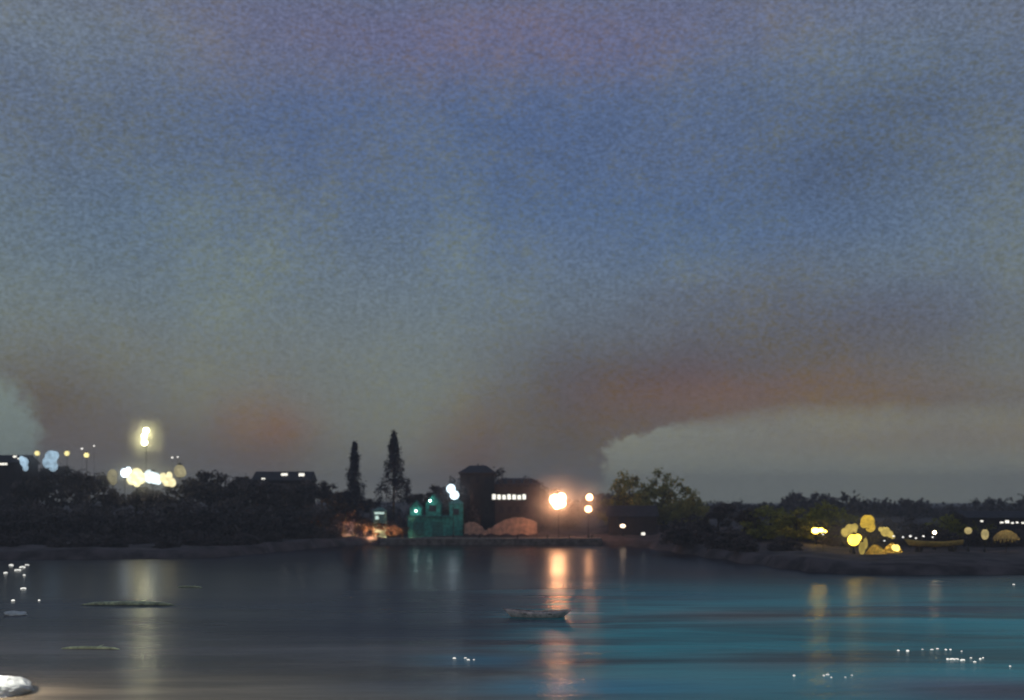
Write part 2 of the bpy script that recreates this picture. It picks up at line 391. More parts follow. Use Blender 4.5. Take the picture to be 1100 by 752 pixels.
for i, (px, py, d) in enumerate([(772,538,178),(800,545,170)]):
    x = PX(px, d); tree('dark', x, d, PZ(py, d)-gz(x, d), 1.5, ['dark bushy tree right of the olive trees','dark low tree left of the yellow-green bushes'][i])
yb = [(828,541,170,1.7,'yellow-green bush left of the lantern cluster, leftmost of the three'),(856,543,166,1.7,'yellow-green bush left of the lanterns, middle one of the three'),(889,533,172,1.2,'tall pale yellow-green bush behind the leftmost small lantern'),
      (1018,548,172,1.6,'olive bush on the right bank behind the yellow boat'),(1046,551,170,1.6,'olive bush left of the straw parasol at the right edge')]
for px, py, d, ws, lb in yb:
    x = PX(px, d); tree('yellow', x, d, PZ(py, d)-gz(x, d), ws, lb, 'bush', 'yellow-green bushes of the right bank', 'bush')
rb = [(742,548,180),(784,562,158),(758,560,152),(800,574,146),(842,576,148),(905,560,160),(948,556,162),(980,553,166),(1000,560,158),(1062,562,160),(1096,566,158),(1120,556,166),(925,556,170)]
rb.sort()
for i, (px, py, d) in enumerate(rb):
    x = PX(px, d); y = max(d, shore(x)+9); tree('dark', x, y, max(PZ(py, y)-gz(x, y), 2.2), random.uniform(1.6,2.1), 'dark bush on the right bank, '+rowdesc(i, 13, 'of the dark bushes'), 'bush', 'dark bushes of the right bank', 'bush')
# far-off low wood beyond the right bank
rnd = random.Random(77); cl_ = []
for q in range(900):
    u = rnd.random(); y = rnd.uniform(285, 330); x = -20+u*250
    top = 3.4+1.6*math.sin(x*.09)+1.2*math.sin(x*.23+1)
    cl_.append(((x, y, gz(x, y)+rnd.random()*top), rnd.uniform(1.2, 2.2)))
fw = link('wood', leaf_cloud(rnd, cl_, 40, .9), M['leaf_dark']); tag(fw, kind='stuff')
for i, (px, py, d, ws) in enumerate([(488,512,228,1.1),(506,492,230,.9),(530,499,231,1.1),(560,506,228,1.2),(588,514,224,1.1),(497,520,212.5,.6)]):
    x = PX(px, d); tree('dark', x, d, PZ(py, d)-gz(x, d), ws, 'dark tree close around the warehouse, '+rowdesc((0,2,3,4,5,1)[i], 6, 'of its six'), group='dark trees round the warehouse', full=True)
# cypresses
def cyp_mesh(seed, h, r):
    rnd = random.Random(seed); cl = []
    for i in range(150):
        t = rnd.random()**.85; z = .8+t*(h-.9)
        rr = r*(.55+.45*math.sin(PI*min(t*1.15+.12, 1)))*(1-t**3.2)
        a = rnd.uniform(0, 2*PI); q = rr*rnd.uniform(.2,.95)
        cl.append(((math.cos(a)*q, math.sin(a)*q, z), .45+.3*(1-t)))
    return leaf_cloud(rnd, cl, 60, .26, 1.6)
for px, top, d, r, lb, sd in ((381,477,206,2.5,'shorter and slimmer of the two dark cypress trees',5),(423,464,208,3.7,'taller of the two dark cypress trees, left of the teal boathouse',6)):
    x = PX(px, d); z = gz(x, d); h = PZ(top, d)-z
    t = empty('cypress_tree', (x, d, z)); link('crown', cyp_mesh(sd, h, r), M['leaf_cypress'], t)
    MB().tube([(0,0,-.6),(0,0,h*.4),(0,0,h*.9)], [.28,.2,.04]).build('trunk', M['bark'], t)
    tag(t, lb, 'cypress tree', 'two cypresses')
# russet bushes
rc = [broad_crown(31,10,4.6,.8,50,50,.5), broad_crown(32,10,4.4,.8,50,50,.5)]
for i, (px, py, d, ws) in enumerate([(352,538,205.8,1.7),(370,529,207,1.5),(392,556,205,2.2),(412,562,204.5,2.2),(432,562,205,2.0)]):
    x = PX(px, d); h = PZ(py, d)-gz(x, d); t = empty('bush', (x, d, gz(x, d)-.1), i*1.3); s = max(h,1.5)/10; t.scale = (s*ws, s*ws, s)
    link('crown', rc[i % 2], M['leaf_russet'], t); link('trunk', trunks[0], M['bark'], t)
    tag(t, ['russet bush lit from below, leftmost under the cypresses','tallest russet bush, just left of the shorter cypress','russet bush between the two cypresses','low russet bush at the foot of the taller cypress','russet bush between the taller cypress and the teal boathouse'][i], 'bush', 'russet bushes under the cypresses')

# ------------------------------------------------------------------ lamps
EM = {}
def emat(key, col, L):
    kk = (key, col, round(L, 2))
    if kk not in EM:
        m = emit(key, col, L); k = NT(m.node_tree); e = [n for n in k.n if n.type == 'EMISSION'][0]
        n = k.noise(k.node('ShaderNodeTexCoord').outputs['Object'], 1.1, 3, .6)
        k.put(e.inputs[1], k.ss(n, .34, .66, L*.72, L*1.2)); EM[kk] = m
    return EM[kk]
WARM, PEACH, BLUE, YEL, CREAM = (1,.80,.48), (1,.46,.22), (.56,.80,1.0), (1,.64,.07), (1,.88,.50)
def lamp(px, py, d, r, I, col, label, group=None, name='street_lamp', cat='street lamp', sz=1.0, globes=None, post=True, drop=False):
    """post lamp whose globe sits at the given place; I is its radiant intensity"""
    x = PX(px, d); z = PZ(py, d); g0 = gz(x, d) if d > shore(x)-1 else -1.5
    t = empty(name, (x, d, g0)); hz = z-g0
    L = I/(PI*r*r*sz)
    gl = [(g_+(1,))[:4] for g_ in (globes or [(0,0,0)])]
    L /= sum(g_[3]**2 for g_ in gl)
    if post:
        pm = MB(); top = hz-r*sz-.02
        pm.lathe([(.22,-.4),(.22,.25),(.13,.4),(.08,.6),(.055,top*.6),(.05,top)], 10)
        pm.build('post', M['iron'], t, True)
        MB().lathe([(.05,top-.12),(r*.62,top-.02),(r*.66,top+.04),(.02,top+.06)], 12).build('collar', M['iron'], t)
    for (ox, oy, oz, rs) in gl:
        bl = MB()
        if drop: bl.lathe([(.02,-r*sz*1.35),(r*.22,-r*sz*.95),(r*.62,-r*sz*.45),(r*.95,0),(r,r*sz*.3),(r*.8,r*sz*.72),(r*.4,r*sz*.97),(.02,r*sz)], 14, (ox,oy,hz+oz))
        else: bl.ball((ox, oy, hz+oz), r*rs, sz=sz, n=12, m=7)
        bl.build('globe', emat(name+'_glow', col, L) if not drop else emit(name+'_glow', col, L), t, True)
        if post and (ox or oz):
            MB().tube([(0,0,hz-r-.1),(ox*.5,oy*.5,hz+oz-r-.25),(ox,oy,hz+oz-r*.9)], [.04,.04,.04], 6).build('arm', M['iron'], t)
    if post: MB().lathe([(r*.5,hz+r*sz*.9),(r*.32,hz+r*sz*1.12),(.02,hz+r*sz*1.3)], 10).build('cap', M['iron'], t)
    tag(t, label, cat, group); return t

# peach quay lamps
lamp(600, 538, 200.4, .95, 400, PEACH, 'tallest peach quay lamp with three clustered globes, above the streak on the water', name='quay_lamp', cat='street lamp', globes=[(-.65,0,.2),(.5,0,.55,.9),(.55,0,-.45,.8),(-.35,-.2,-.8,.7)])
lamp(632, 546, 202, .62, 40, PEACH, 'peach quay lamp with two stacked globes, right of the brightest one', name='quay_lamp', globes=[(0,0,-.15),(.2,0,2.0)])
lamp(669, 565, 203.6, .5, 2.2, (1,.72,.5), 'low pale orange lamp in front of the dark hut', name='quay_lamp', sz=.7)
# left cluster
cl = [(121,513,212,.75,2.2,[(0,0,.5),(.1,0,-.55,.8),(-.5,0,.1,.6)]),(134,508,209,.6,18,[(0,0,0),(.6,.2,.5,.7)]),(147,513,208,.95,30,[(-.9,0,-.3,.8),(0,0,.4),(.75,0,-.1,.8),(.1,-.2,-.8,.7)]),
      (164,513,209,.85,22,[(-.6,0,.2),(.5,0,-.2,.9),(1.1,0,-.7,.5)]),(180,516,207,.8,14,[(-.8,0,.5,.8),(0,0,0),(.8,0,-.4,.75),(.3,0,.9,.6)]),(193,506,211,.85,2.6,[(0,0,0),(.6,0,-.4,.6)])]
ds = ['leftmost of the row of cream street lamps on the left shore','second from the left in the row of cream street lamps','third from the left in the row of cream street lamps, bright','fourth from the left in the row of cream street lamps','lowest of the cream street lamps, second from the right','rightmost of the row of cream street lamps on the left shore']
for i, (px, py, d, r, I, gg) in enumerate(cl):
    lamp(px, py, d, r*1.28, I*1.0, (CREAM, (.72,.86,1), (1,.9,.5), (.75,.88,.95), CREAM, CREAM)[i], ds[i], 'cream street lamps of the left shore', sz=1.15, globes=gg)
lamp(157, 467, 210, .5, 100, (1,.97,.6), 'tall yellow-white mast lamp high above the row of cream lamps', name='mast_lamp', cat='mast lamp', globes=[(0,0,.8),(-.35,0,-.3),(-.3,0,-1.5)])
lamp(26, 498, 207, .75, 3.2, BLUE, 'smaller pale blue lamp at the far left of the shore', 'pale blue lamps of the left shore', sz=1.2, globes=[(0,0,.3),(.25,0,-.8,.7),(-.5,0,.9,.6)])
lamp(55, 495, 206, 1.15, 8.5, BLUE, 'larger pale blue lamp at the left of the shore', 'pale blue lamps of the left shore', sz=1.2, globes=[(0,0,.6),(-.6,0,-.3,.85),(.3,.1,-1.0,.75),(.75,0,1.0,.6)])
for i, (px, py) in enumerate([(40,487),(72,487),(93,489)]):
    lamp(px, py, 214, .5, 1.2, (1,.85,.35), ['dim olive lamp between the two blue lamps','dim olive lamp right of the larger blue lamp','dim olive lamp left of the cream street lamps'][i], 'dim lamps in the left wood')
# teal boathouse lamp
lamp(487, 529, 203.2, .85, 12, (.72,.90,1), 'blue-white lamp over the teal tower of the boathouse', name='street_lamp', globes=[(-.45,0,.7),(.2,0,-.5)])
# small warm lamps added under the cypresses to light the bushes, hidden by hoods
for i, (px, d) in enumerate([(352,203.4),(372,203.6),(398,202.8),(420,203.0)]):
    x = PX(px, d); g0 = gz(x, d); t = empty('path_lamp', (x, d, g0))
    MB().tube([(0,0,-.3),(0,0,.75)], [.06,.05]).build('post', M['iron'], t)
    MB().ball((0,0,.9), .14, n=8, m=6).build('bulb', emat('path_lamp_glow', (1,.55,.32), 60/(PI*.14**2)), t, True)
    hd = MB(); n_ = 10; vs = []; fs = []
    for q in range(n_+1):
        a = PI+PI*q/n_
        for zz, rr in ((.6,.34),(1.25,.34)): vs.append((rr*math.cos(a), rr*math.sin(a)*.9, zz))
    for q in range(n_): fs.append((2*q,2*q+2,2*q+3,2*q+1))
    hd.add(vs, fs).add([(.34*math.cos(PI+PI*q/n_), .306*math.sin(PI+PI*q/n_), 1.252) for q in range(n_+1)], [tuple(range(n_+1))]).build('hood', M['iron'], t)
    tag(t, 'added hooded low lamp warming the russet bushes, '+rowdesc(i, 4, 'of four'), 'path lamp', 'added fill lamps by the russet bushes')
# yellow lanterns at the right
yl = [(876,570,158,.5,15,.8,'small yellow lantern left of the cluster, apart from the rest'),(914,569,147,.75,1.7,1,'pale yellow lantern at the left of the right bank cluster'),
      (932,560,148,.85,2.3,1,'topmost yellow lantern of the right bank cluster'),(917,580,144.5,.72,7,1,'bright orange-yellow lantern low in the cluster, below the pale one'),
      (951,571,147,.6,1.1,1,'dim lantern at the right of the cluster above the fringed parasols'),(926,589,143.5,.38,.5,2.2,'narrow drooping lantern between the bright one and the parasols'),
      (962,589,143.6,.5,1.5,1,'lantern hanging low beside the right fringed parasol')]
ygl = [[(0,0,0),(.8,0,.05,.7),(1.4,0,-.1,.4)],[(0,0,0),(-.7,0,-.35,.75),(.5,.1,.35,.6),(.3,0,-.6,.5)],[(0,0,0),(.35,0,-.75,.75),(-.45,0,-.4,.6)],[(0,0,0),(.55,0,.3,.6)],[(0,0,0),(.6,0,-.35,.7),(-.6,0,.3,.5),(1.0,0,-.7,.45)],[(0,0,0),(.45,.1,.6,.8)],None]
for (px, py, d, r, I, s_, lb), gg_ in zip(yl, ygl):
    lamp(px, py, d, r*1.1, I*1.6, YEL if I > 1.8 else (1,.74,.18), lb, 'yellow lanterns of the right bank', 'lantern', 'lantern', sz=s_, globes=gg_)
lamp(1004, 572, 146, .22, 3.5, (1,.75,.4), 'slim lamp lighting the yellow boat on the bank', name='lantern', cat='lantern')
lamp(1040, 570, 150, .5, .35, (1,.8,.35), 'dim lantern between the yellow boat and the straw parasol', name='lantern', cat='lantern')
lamp(1058, 574, 150, .5, .5, (1,.8,.35), 'dim oval lantern just left of the straw parasol', name='lantern', cat='lantern', sz=1.5)

def parasol(px, py, d, w, matl, label, glow):
    x = PX(px, d); g0 = gz(x, d); zt = PZ(py, d)-g0; t = empty('parasol', (x, d, g0))
    prof = [(.02,zt),(w*.35,zt-.15),(w*.72,zt-.55),(w,zt-1.15)]
    b = MB().lathe(prof, 22)
    for kq in range(22):
        a = 2*PI*kq/22; a2 = 2*PI*(kq+1)/22; L = random.uniform(.15,.75)
        b.add([(w*math.cos(a),w*math.sin(a),zt-1.15),(w*math.cos(a2),w*math.sin(a2),zt-1.15),(w*.97*math.cos((a+a2)/2),w*.97*math.sin((a+a2)/2),zt-1.15-L)], [(0,1,2)])
    b.build('canopy', matl, t)
    MB().tube([(0,0,-.3),(0,0,zt-.1)], [.06,.05]).build('pole', M['wood'], t)
    MB().ball((0,0,zt-1.0), .16, n=8, m=6).build('bulb', emat('parasol_bulb', (1,.75,.3), glow/(PI*.16**2)), t, True)
    tag(t, label, 'parasol', 'fringed parasols of the right bank')
parasol(941,585,143.6,1.25,M['straw'],'yellow fringed parasol right of the lantern cluster, the left one of the touching pair',5)
parasol(959,583,144.4,1.25,M['straw'],'yellow fringed parasol right of the lantern cluster, the right one of the touching pair',7)
parasol(1081,569,147,1.7,M['straw_pale'],'pale straw parasol with a ragged fringe near the right edge',4)

# ------------------------------------------------------------------ buildings
LIT = emit('lit_window', (1,.97,.86), 1.5)
LITC = emit('lit_window_cool', (.75,1,.9), .8)
def window(parent, x0, x1, z0, z1, y, lit=None):
    w = MB(); t = .07
    w.box(x0-t,x1+t,y-.07,y-.002,z0-t,z0).box(x0-t,x1+t,y-.07,y-.002,z1,z1+t).box(x0-t,x0,y-.07,y-.002,z0,z1).box(x1,x1+t,y-.07,y-.002,z0,z1)
    o = w.build('window', M['dark_roof'], parent)
    MB().box(x0,x1,y-.03,y-.004,z0,z1).build('pane', lit or M['dark_glass'], o)
def house(px0, px1, ytop, d, depth, label, cat='house', wall='dark_wall', roof='dark_roof', ridge=0, wins=(), name='house', overhang=.35, hip=0):
    x0, x1 = PX(px0, d), PX(px1, d); xc = (x0+x1)/2; g0 = min(gz(x0, d), gz(x1, d))-.3
    t = empty(name, (xc, d, g0)); w = (x1-x0)/2; ht = PZ(ytop, d)-g0-ridge
    bw = MB().box(-w, w, 0, depth, 0, ht)
    if ridge and not hip:
        bw.add([(-w,0,ht),(-w,depth,ht),(-w,depth/2,ht+ridge*.93)], [(0,1,2)]).add([(w,0,ht),(w,depth,ht),(w,depth/2,ht+ridge*.93)], [(0,2,1)])
    bw.build('wall', M[wall], t)
    r = MB(); e = overhang
    if ridge:
        h = hip*w
        r.add([(-w-e,-e,ht),(w+e,-e,ht),(w+e,depth+e,ht),(-w-e,depth+e,ht),(-w-e+h,depth/2,ht+ridge),(w+e-h,depth/2,ht+ridge),
               (-w-e,-e,ht-.18),(w+e,-e,ht-.18),(w+e,depth+e,ht-.18),(-w-e,depth+e,ht-.18)],
              [(0,1,5,4),(1,2,5),(2,3,4,5),(3,0,4),(0,6,7,1),(1,7,8,2),(2,8,9,3),(3,9,6,0),(6,9,8,7)])
    else:
        r.box(-w-.2,w+.2,-.2,depth+.2,ht+.002,ht+.35).box(-w*.3,-w*.05,depth*.4,depth*.6,ht+.35,ht+1.2)
    r.build('roof', M[roof], t)
    for (wx0, wx1, wy0, wy1, lit) in wins:
        window(t, PX(wx0,d)-xc, PX(wx1,d)-xc, PZ(wy1,d)-g0, PZ(wy0,d)-g0, 0, lit)
    tag(t, label, cat); return t
# warehouse behind the marquee
ws = [(501+i*10, 505+i*10, y0, y0+7, None) for i in range(3) for y0 in (512, 545)]
house(494, 531, 499, 216, 12, 'dark tall narrow warehouse left of the building with the lit strip', 'warehouse', name='warehouse', wins=ws, ridge=1.6, hip=.6)
wl = [(528.8+i*5.4, 532.6+i*5.4, 531+((i*7) % 3)*.4, 536.5, LIT) for i in range(7)]
wl += [(536+i*9, 541+i*9, 544, 551, None) for i in range(5)]+[(536+i*9, 541+i*9, 516, 523, None) for i in range(5)]
house(531.5, 580, 513, 213, 12, 'dark broad building with one strip of lit white windows', 'building', name='long_building', wins=wl, ridge=1.2, hip=.4)
# hillside house left, tiny lit windows
house(272, 332, 506, 216, 7, 'low dark house in the left wood with three small lit windows', wins=[(281,285,513.5,516,LIT),(302,309,508.5,511,LIT),(321,327,508.5,511.5,LIT)], ridge=1.8)
house(-30, 24, 488, 209.5, 7, 'dark house at the far left edge with lit windows', wins=[(-2,8,497,499.5,LIT),(14,18,489.5,491.5,LIT),(19,22,492,493.5,LIT)], ridge=1.5)
# dark hut by olive trees
house(656, 706, 543, 206, 6, 'dark hut with a gable roof below the olive trees', 'hut', name='hut', ridge=2.0, wins=[(689,693,572,575,LIT),(664,671,556,563,None)])
# right end shed with pale lit windows
house(1040, 1150, 549, 168, 8, 'long dark shed on the right bank with a row of tiny lit windows', 'shed', name='shed', ridge=1.0,
      wins=[(1053,1056,559,560.6,LIT),(1074,1078,560.5,562,LIT),(1079.5,1084,559,562,LIT),(1086,1089,561,562.5,LIT),(1091,1094,560.5,562,LIT),(1097,1101,561,562.5,LIT)])
# mint kiosk
kx0 = PX(403,207); kz = gz(kx0,207)
t = empty('kiosk', (PX(409.5,207), 204.2, kz-.3)); w = PX(416,207)-PX(409.5,207)
top = PZ(546,204.2)-kz+.3
MB().box(-w,w,0,2,0,top-.5).build('wall', M['mint'], t)
MB().add([(-w-.2,-.3,top-.5),(w+.2,-.3,top-.5),(w+.2,2.2,top-.5),(-w-.2,2.2,top-.5),(-w*.3,1,top+.15),(w*.3,1,top+.15)],[(0,1,5,4),(1,2,5),(2,3,4,5),(3,0,4),(0,3,2,1)]).build('roof', M['mint'], t)
window(t, -w*.8, w*.8, top-1.1, top-.7, 0, LITC); window(t, -w*.7, -w*.1, top-2.1, top-1.4, 0, LITC)
tag(t, 'small mint green kiosk with a lit hatch left of the teal boathouse', 'kiosk')
# teal boathouse
d = 205.5; x0, x1 = PX(438,d), PX(484,d); xc = (x0+x1)/2; g0 = gz(xc, d)-.3
t = empty('boathouse', (xc, d, g0)); Z = lambda py: PZ(py, d)-g0; X = lambda px: PX(px, d)-xc
MB().box(X(438),X(483),0,7,0,Z(556)).build('wall', M['teal'], t)
MB().box(X(437),X(484),-.3,7.3,Z(556)+.002,Z(554)).build('roof', M['teal_roof'], t)
def gable(pa, pb, ya, yb, y0, y1):
    a, c2 = X(pa), X(pb); m_ = (a+c2)/2
    b = MB().box(a,c2,y0,y1,Z(554)+.004,Z(yb)); b.add([(a,y0,Z(yb)),(c2,y0,Z(yb)),(m_,y0,Z(ya)),(a,y1,Z(yb)),(c2,y1,Z(yb)),(m_,y1,Z(ya))], [(0,1,2),(4,3,5)])
    g_ = b.build('gable', M['teal'], t)
    e = .25
    MB().add([(a-e,y0-e,Z(yb)-.1),(m_,y0-e,Z(ya)+.12),(m_,y1+e,Z(ya)+.12),(a-e,y1+e,Z(yb)-.1),(c2+e,y0-e,Z(yb)-.1),(c2+e,y1+e,Z(yb)-.1)],[(0,1,2,3),(1,4,5,2)]).build('gable_roof', M['teal_roof'], g_)
gable(440, 453, 538, 546, .3, 4); gable(457, 473, 531, 541, .6, 5)
for i in range(2):
    a = X(444+i*20); dw = MB().box(a, a+X(456)-X(444), -.06, -.003, .3, Z(560)-.1).build('door', M['teal_roof'], t)
    MB().box(a+1.0, a+1.05, -.10, -.06, 1.2, 1.5).build('handle', M['trim'], dw)
window(t, X(461), X(468), Z(549), Z(543), .6)
for (a, b2, ly) in ((447,549,.3),(462,538,.6)):
    wl_ = MB().tube([(X(a),ly-.003,Z(b2)+.1),(X(a),ly-.6,Z(b2)+.1)],[.03,.03]).build('wall_lamp', M['iron'], t)
    MB().ball((X(a),ly-.65,Z(b2)),.17,n=8,m=6).build('bulb', emat('wall_lamp_glow',(.75,1,.9),2.5/(PI*.17**2)), wl_, True)
tag(t, 'teal boarded boathouse with two gables beside the blue-white lamp', 'boathouse')
t = empty('tower', (PX(490,206.5), 206, gz(PX(490,206),206)-.3)); zt = PZ(541,206)-t.location.z
MB().box(-1.25,1.25,0,2.6,0,zt).build('wall', M['teal'], t)
MB().add([(-1.5,-.25,zt),(1.5,-.25,zt),(1.5,2.85,zt),(-1.5,2.85,zt),(0,1.3,zt+1.1)],[(0,1,4),(1,2,4),(2,3,4),(3,0,4),(0,3,2,1)]).build('roof', M['teal_roof'], t)
window(t, -.5,.5,zt-2,zt-1,0)
tag(t, 'narrow teal tower at the right end of the boathouse', 'tower')

# marquees on the quay
def marquee(px0, px1, ytop, d, depth, label, peak):
    x0, x1 = PX(px0,d), PX(px1,d); xc = (x0+x1)/2; w = (x1-x0)/2; g0 = gz(xc, d); ht = PZ(ytop, d)-g0
    t = empty('marquee', (xc, d, g0)); n = 16; b = MB(); eave = ht*.42
    vs = []; fs = []
    for j in (0, 1, 2, 3):
        for i in range(n+1):
            u = i/n; xx = -w+2*w*u
            z = eave+(ht-eave)*(math.sin(PI*min(max((u-peak)*.9+.5,0),1))**.8)+.06*math.sin(i*2.1+j)
            vs.append((xx, depth*j/3, z))
    for j in range(3):
        for i in range(n): a = j*(n+1)+i; fs.append((a,a+1,a+n+2,a+n+1))
    b.add(vs, fs); b.build('roof', M['canvas'], t, True)
    b = MB()
    vs = []; fs = []
    for i in range(n+1):
        top = vs_z = None
        u = i/n; xx = -w+2*w*u; z = eave+(ht-eave)*(math.sin(PI*min(max((u-peak)*.9+.5,0),1))**.8)+.06*math.sin(i*2.1)
        vs += [(xx,-.01+.08*math.sin(i*1.9), z-.02),(xx,-.01+.1*math.sin(i*1.9+.6), .45+.15*math.sin(i*1.3))]
    for i in range(n): fs.append((2*i,2*i+1,2*i+3,2*i+2))
    b.add(vs, fs).build('curtain', M['canvas'], t, True)
    for sx in (-1, 1):
        for yy in (.15, depth-.15): MB().tube([(sx*(w-.1),yy,-.2),(sx*(w-.1),yy,eave)], [.05,.05]).build('pole', M['wood'], t)
    tag(t, label, 'marquee', 'canvas marquees on the quay')
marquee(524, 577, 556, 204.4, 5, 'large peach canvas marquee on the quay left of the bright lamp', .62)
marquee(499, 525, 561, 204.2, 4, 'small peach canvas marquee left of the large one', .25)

# quay wall
qy = 200
b = MB()
for i in range(13):
    x0 = -24+i*3.1; b.box(x0, x0+3.085, qy-.5+random.uniform(0,.03), qy+2.2, -1.8, .95)
qw = b.build('quay_wall', M['stone']); MB().box(-24,16.3,qy-.62,qy+2.1,.954,1.22).build('coping', M['quay_lip'], qw)
tag(qw, 'low stone quay wall under the peach lamps and marquees', 'quay wall')
for i, px in enumerate((515,556,588,612,636)):
    x = PX(px, 200); t = empty('bollard', (x, 199.9, 1.22))
    MB().lathe([(.16,0),(.13,.1),(.12,.4),(.19,.46),(.19,.55),(.02,.6)], 10).build('shaft', M['iron'], t)
    MB().lathe([(.2,0),(.2,.04),(.02,.05)],10).build('base', M['iron'], t)
    tag(t, 'small iron bollard on the quay edge, '+rowdesc(i, 5, 'of five'), 'bollard', 'bollards on the quay')

# ------------------------------------------------------------------ boats
def hull_mesh(L, W, Hh, sheer=.35, thick=.06, bow=1.0, stern=.55):
    """open hull along x from -L/2 (bow) to L/2 (stern), z=0 the waterline"""
    n = 18; m = 9; vs = []; fs = []
    def sec(u, off):
        if u < .5: wd = W/2*math.sin(PI*.5*min((u*2)**.75, 1))
        else: wd = W/2*(1-(1-stern)*((u-.5)*2)**2)
        wd = max(wd-off, .01); top = Hh+sheer*(abs(u-.55)*1.8)**2; keel = -.28*math.sin(PI*min(u*.9+.08,1))+off
        rake = (1-sm(u,0,.3)); rk2 = sm(u,.7,1) if stern < .2 else 0
        row = []
        for j in range(m):
            a = PI*j/(m-1); y = -wd*math.cos(a)*(1 if j in (0,m-1) else 1); z = keel+(top-keel)*(1-math.sin(a))**.75
            row.append((-L/2+L*u-rake*.35*(z/Hh)+rk2*.4*(z/Hh), y, z))
        return row
    outer = [sec(i/n, 0) for i in range(n+1)]; inner = [sec(i/n, thick) for i in range(n+1)]
    for r in outer: vs += r
    base = len(vs)
    for r in inner: vs += r
    for i in range(n):
        for j in range(m-1):
            a = i*m+j; fs.append((a,a+1,a+m+1,a+m)); a += base; fs.append((a,a+m,a+m+1,a+1))
        for j in (0, m-1): a = i*m+j; fs.append((a,a+m,a+m+base,a+base))
    for i in (0, n):
        fs.append(tuple(i*m+j for j in range(m))); fs.append(tuple(base+i*m+j for j in reversed(range(m))))
    return MB().add(vs, fs)
def cloth(parent, pts, matl, name, bulge=.25, nx=8, nz=10):
    """quad sail between four corners with a belly"""
    p = [Vector(q) for q in pts]; vs = []; fs = []
    for side in (0, .025):
        for j in range(nz+1):
            for i in range(nx+1):
                u, v = i/nx, j/nz
                q = (p[0]*(1-u)+p[1]*u)*(1-v)+(p[3]*(1-u)+p[2]*u)*v
                q.y -= bulge*math.sin(PI*u)*math.sin(PI*min(v*.8+.15,1))+.06*math.sin(9*u+5*v)+side
                q.x += .07*math.sin(7*v+2*u); vs.append(q)
    N = (nx+1)*(nz+1)
    for j in range(nz):
        for i in range(nx):
            a = j*(nx+1)+i; fs.append((a,a+1,a+nx+2,a+nx+1)); fs.append((N+a,N+a+nx+1,N+a+nx+2,N+a+1))
    rim = [j for j in range(nx)]
    for i in range(nx): fs.append((i,N+i,N+i+1,i+1)); a = nz*(nx+1)+i; fs.append((a,a+1,N+a+1,N+a))
    for j in range(nz): a = j*(nx+1); fs.append((a,a+nx+1,N+a+nx+1,N+a)); a += nx; fs.append((a,N+a,N+a+nx+1,a+nx+1))
    return MB().add(vs, fs).build(name, matl, parent, True)
# pole floating at left
for (pa, pb, py, rr, lb) in ((88,188,650,.17,'longest olive log drifting across the yellow lamp reflection at left'),(66,130,697,.085,'thin olive log drifting below the longest one at left'),(191,218,631,.09,'short crooked olive branch drifting right of the longest log')):
    d = water_d(py); L = (PX(pb,d)-PX(pa,d))/2
    b = MB().tube([(-L,0,.01),(-L*.75,.05,rr*.5),(-L*.2,.12,rr*.6),(L*.35,.02,rr*.6),(L*.8,-.1,rr*.5),(L,-.25,.0)], [rr*.35,rr*.9,rr*1.15,rr,rr*.8,rr*.3], 8)
    b.tube([(L*.1,0,rr*.5),(L*.3,.1,rr*1.9),(L*.38,.2,rr*2.3)], [rr*.4,rr*.25,.01], 6)
    if pa > 150: b.tube([(L*.8,-.1,rr*.5),(L*1.0,-.9,.03)], [rr*.8,rr*.4], 6)
    o = b.build('driftwood', M['olive_hull'], None, True); o.location = (PX((pa+pb)/2,d), d, 0); tag(o, lb, 'log', 'logs drifting at left')
# pink skiff crossing the streak
d = water_d(663); s = d/F
t = empty('rowing_boat', (PX(577,d), d, .04), math.radians(-6))
hull_mesh(3.7, 1.2, .36, .22, stern=.12).build('hull', M['pink_hull'], t, True)
MB().box(-.9,-.65,-.5,.5,.2,.25).box(.8,1.05,-.5,.5,.2,.25).build('thwart', M['wood'], t)
tag(t, 'slim pink-grey rowing boat crossing the peach streak on the water', 'rowing boat')
# yellow boat on the right bank
d = 143.6; x = PX(1005, d); t = empty('beached_boat', (x, d, PZ(586,d)+.1), math.radians(2))
hull_mesh(7.2, 1.3, .42, .38).build('hull', M['yellow_boat'], t, True)
MB().box(-1.0,-.75,-.5,.5,.25,.3).box(1,1.25,-.5,.5,.25,.3).build('thwart', M['wood'], t)
tag(t, 'long yellow boat lying on the right bank beside the lanterns', 'boat')
for i, xx in enumerate((-2.2, 2.2)):
    g0 = gz(x+xx, d); zt = PZ(586,d)-.12
    o = MB().box(-.12,.12,-.7,.7,g0-.2-zt,.0).box(-.5,.5,-.1,.1,g0-.2-zt,-.1).build('trestle', M['wood']); o.location = (x+xx, d, zt)
    tag(o, ['wooden trestle under the left end of the yellow boat','wooden trestle under the right end of the yellow boat'][i], 'trestle', 'trestles under the yellow boat')

# ------------------------------------------------------------------ lit floats and strings of small lights
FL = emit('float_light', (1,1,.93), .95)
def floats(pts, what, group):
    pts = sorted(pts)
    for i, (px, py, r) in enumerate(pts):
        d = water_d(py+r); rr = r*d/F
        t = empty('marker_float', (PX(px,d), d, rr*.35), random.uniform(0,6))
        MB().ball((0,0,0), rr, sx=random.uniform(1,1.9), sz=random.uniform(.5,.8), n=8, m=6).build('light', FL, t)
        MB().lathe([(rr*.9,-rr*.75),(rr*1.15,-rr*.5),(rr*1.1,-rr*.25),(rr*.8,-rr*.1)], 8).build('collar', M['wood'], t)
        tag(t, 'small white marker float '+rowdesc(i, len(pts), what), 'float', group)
floats([(965,698,1.4),(975,698,1.8),(991,697,.9),(1001,697,1.2),(1007,696,1.4),(1016,697,1.3),(1021,697,1.2),(1033,699,.8)], 'in the upper row at the right', 'upper right marker floats')
